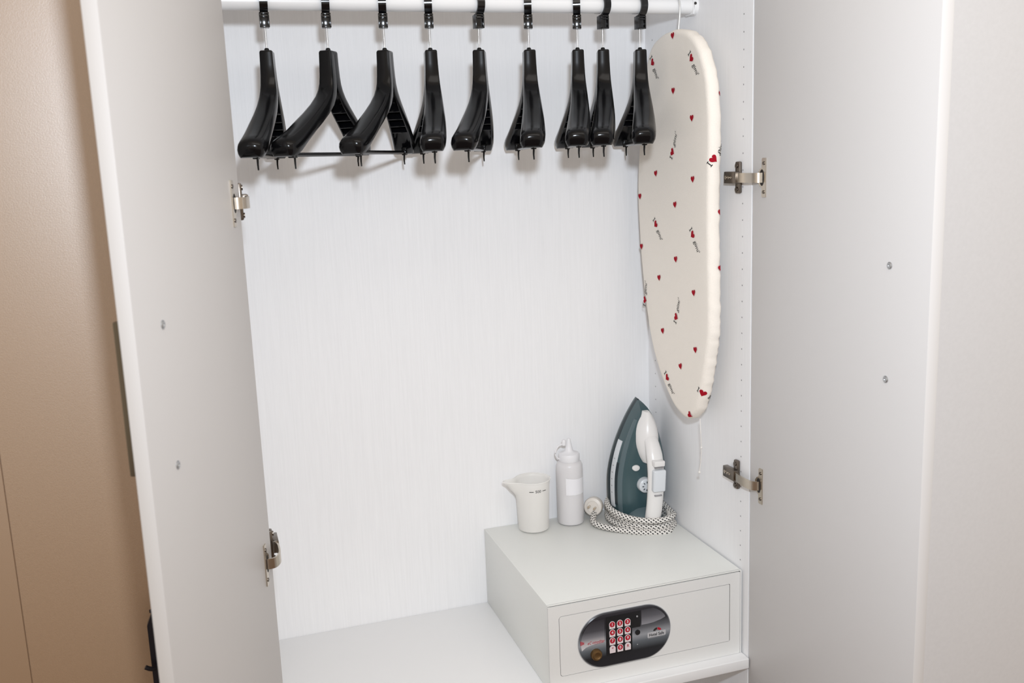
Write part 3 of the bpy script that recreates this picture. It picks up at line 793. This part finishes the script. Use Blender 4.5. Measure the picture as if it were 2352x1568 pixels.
# ------------------------------------------------------------------ steam iron (stands on its heel, handle to the front)
ix, iy = -.0800, -.0520
ir = empty('steam_iron', (ix, iy, SH+.0016), 'teal and white steam iron standing on its heel on the safe, cord wound round it', 'iron')
ir.rotation_euler = (math.radians(2.0), math.radians(2.0), 0)
IH = .314
def halfw(z, k=1.0, inset=0.):
    """half width of the sole outline at height z"""
    t = min(max(z/IH, 0), 1)
    if t < .36: w_ = .0640+.0090*math.sin(t/.36*pi/2)
    else:
        q = (t-.36)/.64; w_ = .0730*(1-q**1.75)**.92
    return max(w_*k-inset, .0004)
def outline(k, d, z0=.0, z1=IH, n=26, inset=0., top=1.0):
    zz = [z0+(z1-z0)*(1-(1-i/(n-1))**1.6) for i in range(n)]
    L = [(-halfw(z/top if top != 1 else z, k, inset), -d, z) for z in zz]; Rr = [(halfw(z/top if top != 1 else z, k, inset), -d, z) for z in zz[::-1]]
    return L+Rr
bm = bmesh.new(); loft(bm, [outline(.985, .0, .004), outline(1.0, .0012, .003), outline(1.0, .0046, .003), outline(.99, .0058, .004)]); finish('soleplate', bm, M['steel'], ir, 40)
bm = bmesh.new(); loft(bm, [outline(.985, .0055, .002, .3130), outline(.985, .0150, .002, .3130), outline(.965, .0175, .002, .3115)]); finish('heat_shield', bm, M['teal_dark'], ir, 40)
bm = bmesh.new()
secs = [(.960, .0168, .002, .3105), (.952, .026, .001, .3090), (.925, .038, .001, .3050), (.870, .052, .001, .298), (.775, .064, .001, .287), (.64, .072, .002, .270), (.45, .0765, .004, .245), (.2, .078, .010, .21)]
def kd(d):
    for p, q in zip(secs, secs[1:]):
        if d <= q[1]: return p[0]+(q[0]-p[0])*max(0, d-p[1])/(q[1]-p[1])
    return .3
loft(bm, [outline(k, d, a, b) for k, d, a, b in secs]); shell = finish('body_shell', bm, M['teal'], ir, 45)
def side_patch(name, m, prof, za, zb, sgn=-1, n=22, z_in=None, par=ir):
    """strip hugging the flank: prof = [(k, d, lift)]; height limits za..zb"""
    bm = bmesh.new(); R = []
    for i in range(n+1):
        z = za+(zb-za)*i/n
        f = 1.0
        ring = []
        for (k, d, lift) in prof: ring.append((sgn*(halfw(z*1.0, kd(d))+lift), -d, z))
        for (k, d, lift) in prof[::-1]: ring.append((sgn*(halfw(z*1.0, kd(d))-.003), -d, z))
        R.append(ring)
    loft(bm, R); return finish(name, bm, m, par, 40)
# translucent white water gauge low on the flank, dark window above it, pale ridge above that
side_patch('water_gauge', M['iron_pale'], [(0, .0178, .0012), (0, .0240, .0020), (0, .0310, .0020), (0, .0380, .0012)], .038, .212)
for k in range(6):
    z = .075+.018*k; bm = bmesh.new(); xx = -(halfw(z, kd(.027))+.0024); box(bm, xx-.0003, xx+.0006, -.030, -.025, z-.0006, z+.0006); finish('gauge_mark', bm, M['grey_ink'], ir)
side_patch('tank_window', M['teal_dark'], [(0, .0382, .0010), (0, .0430, .0012), (0, .0490, .0010)], .046, .158)
side_patch('side_ridge', M['teal_light'], [(0, .0490, .0014), (0, .0530, .0030), (0, .0580, .0028), (0, .0620, .0012)], .022, .272)
side_patch('side_ridge', M['teal_light'], [(.955, .0440, .0016), (.940, .0500, .0030), (.905, .0580, .0026), (.87, .0630, .0012)], .022, .262, +1)
# white front shroud and handle, one smooth bow
bm = bmesh.new()
R = []
for i in range(17):
    t = i/16; z = .166+t*(.294-.166)
    hw = .0330*math.sin(pi*min(max(.06+.90*t, 0), 1))**.62*(1.0-.16*t); top = .084+.022*math.sin(pi*(.16+.70*(1-t)))-.018*t**3
    ring = []
    for a in [pi*k/12 for k in range(13)]: ring.append((hw*math.cos(a), -(.060+(top-.060)*math.sin(a)**.8), z))
    ring += [(-hw*.9, -.050, z), (hw*.9, -.050, z)]
    R.append(ring)
loft(bm, R); shroud = finish('front_shroud', bm, M['iron_white'], ir, 45)
hp_ = catmull([(0, -.070, .250), (0, -.098, .226), (0, -.117, .196), (0, -.128, .160), (0, -.1315, .120), (0, -.1300, .080), (0, -.1250, .045), (0, -.1170, .018), (0, -.1080, .003)], 5, False)
nh = len(hp_); rad = [.0150+.0060*min(1, i/10) for i in range(nh)]; rad[-1] = .0175; rad[-2] = .0200
bm = bmesh.new(); tube(bm, hp_, rad, 20, sx=.74, sy=1.0, up=Vector((1, 0, 0)))
hd = finish('handle', bm, M['iron_white'], ir, 50)
# thumb grip panel with its tick, steam slider and pump
def on_handle(i): return Vector(hp_[i])
bm = bmesh.new(); box(bm, -.0165, .0165, -.1545, -.138, .112, .168, .0045, seg=3); finish('thumb_button', bm, M['iron_pale'], hd, 45)
bm = bmesh.new(); box(bm, -.010, .010, -.1495, -.144, .100, .1035, .0012); finish('grip_slot', bm, M['grey_ink'], hd, 45)
bm = bmesh.new(); box(bm, -.0145, .0145, -.1495, -.130, .1755, .190, .003); finish('steam_slider', bm, M['iron_white'], hd, 45)
bm = bmesh.new(); box(bm, -.012, .012, -.1492, -.143, .1722, .1745, .0005); finish('slider_mark', bm, M['grey_ink'], hd, 45)
# heel rest that closes the bow at the bottom
bm = bmesh.new()
loft(bm, [[(w_*math.cos(a), -(.040+dd*(.5+.5*math.sin(a))), z) for a in [2*pi*k/24 for k in range(24)]] for w_, dd, z in ((.046, .076, .0005), (.050, .082, .004), (.048, .080, .018), (.040, .068, .032), (.026, .045, .044), (.010, .020, .050))])
finish('heel', bm, M['teal_light'], ir, 45)
# steam dial under the handle, spray button
bm = bmesh.new(); R = []
for r, d in ((.0185, .074), (.0195, .082), (.0185, .092), (.015, .095), (.006, .096)): R.append([(r*math.cos(a)-.006, -d, .108+r*math.sin(a)) for a in [2*pi*k/26 for k in range(26)]])
loft(bm, R); dial = finish('temperature_dial', bm, M['iron_pale'], ir, 40)
for k in range(8):
    a = 2*pi*k/8; bm = bmesh.new(); box(bm, -.0008, .0008, -.0972, -.0955, .008, .0125, 0, Matrix.Translation((-.006, 0, .108)) @ Matrix.Rotation(a, 4, 'Y')); finish('dial_mark', bm, M['teal_dark'], dial)
bm = bmesh.new(); R = []
for s_, d in ((1, .066), (1, .0785), (.85, .0805), (.3, .0812)): R.append([(-.0285+.0098*s_*math.cos(a), -d, .152+.0078*s_*math.sin(a)) for a in [2*pi*k/20 for k in range(20)]])
loft(bm, R); finish('spray_button', bm, M['iron_white'], ir, 40)
# braided cord : loops round the heel, tail to the plug on the left
bm = bmesh.new(); CR = .0074; pts = []
cx, cy = .004, -.052
seq = []
turns = 4
for k in range(int(turns*36)+1):
    a = math.radians(-60-10*k)      # clockwise from front right
    t = k/36.0
    lay = int(t)
    rx = .0790+.0065*math.sin(t*1.9+.6)-.002*lay; ry = .0830+.0075*math.cos(t*2.3)
    z = .0080+.0140*max(0, turns-1-t)*(.62+.38*(0.5-0.5*math.cos(a+pi/2)))
    grow = 1.0+.10*(t/turns)
    seq.append((cx-.006*math.sin(a)+rx*grow*math.cos(a)*(.93 if math.cos(a) > 0 else 1.0), min(cy+ry*grow*math.sin(a), .026), z))
seq = [(min(p[0], .068), p[1], p[2]) for p in seq]
tail = [(.030, -.153, .0062), (-.010, -.149, .0062), (-.055, -.128, .0062), (-.095, -.098, .0062), (-.118, -.072, .0062), (-.126, -.050, .0064), (-.123, -.033, .0085), (-.116, -.020, .012), (-.110, -.010, .0145)]
allp = seq+[Vector(p) for p in tail]
tube(bm, catmull(allp, 3, False) if False else [Vector(p) for p in seq]+catmull([seq[-1]]+tail, 8, False)[1:], CR, 10, uv=True)
cord = finish('power_cord', bm, M['cord'], ir, 60)
cord.rotation_euler = (0, 0, 0)
# plug: round two-pin plug lying on its side at the cord's end
pm = Matrix.Translation((-.105, .006, .0285)) @ Euler((math.radians(78), math.radians(8), math.radians(-36))).to_matrix().to_4x4()
bm = bmesh.new(); lathe(bm, [(.0135, -.022), (.0215, -.018), (.0240, -.008), (.0240, .010), (.0224, .0135), (.0150, .0150), (.0145, .0130)], 28)
for v in bm.verts: v.co = pm @ v.co
plug = finish('plug', bm, M['plug'], cord, 40)
for q in (-.0062, .0062):
    bm = bmesh.new(); tube(bm, [(q*1.25, 0, .012), (q*1.25, 0, .033)], .0029, 10)
    for v in bm.verts: v.co = pm @ v.co
    finish('plug_pin', bm, M['nickel'], plug, 40)
# rubber strain sleeve at the right of the coil
bm = bmesh.new(); tube(bm, catmull([(.046, -.112, .0200), (.058, -.098, .0245), (.064, -.080, .0280)], 5, False), [.0072]*4+[.0066]*4+[.006]*3, 12)
finish('cord_sleeve', bm, M['plug'], cord, 40)

# ------------------------------------------------------------------ dark rack behind the left door
rk = empty('rack', (-1.20, -.535, FLZ), 'dark metal rack with a bent hook peeping out behind the left wardrobe door', 'rack')
ro = Vector((-1.20, -.535, FLZ))
def rp(name, bm, sm=35):
    for v in bm.verts: v.co -= ro
    return finish(name, bm, M['rack'], rk, sm)
def post(x):
    bm = bmesh.new(); prism(bm, [(x, FLZ), (x+.024, FLZ), (x+.024, .372), (x+.010, .368), (x, .345)], -.545, -.530); return rp('upright', bm)
post(-1.2375); post(-1.130)
for z in (-.30, .05, .30):
    bm = bmesh.new(); box(bm, -1.208, -1.130, -.543, -.533, z-.01, z+.01, .002); rp('crossbar', bm)
bm = bmesh.new(); tube(bm, catmull([(-1.226, -.545, .272), (-1.230, -.556, .270), (-1.238, -.562, .273), (-1.2465, -.563, .2785)], 4, False), .0040, 10); rp('hook', bm)
bm = bmesh.new(); tube(bm, [(-1.2290, -.5375, .366), (-1.2290, -.5375, .371)], .003, 8); rp('rivet', bm)
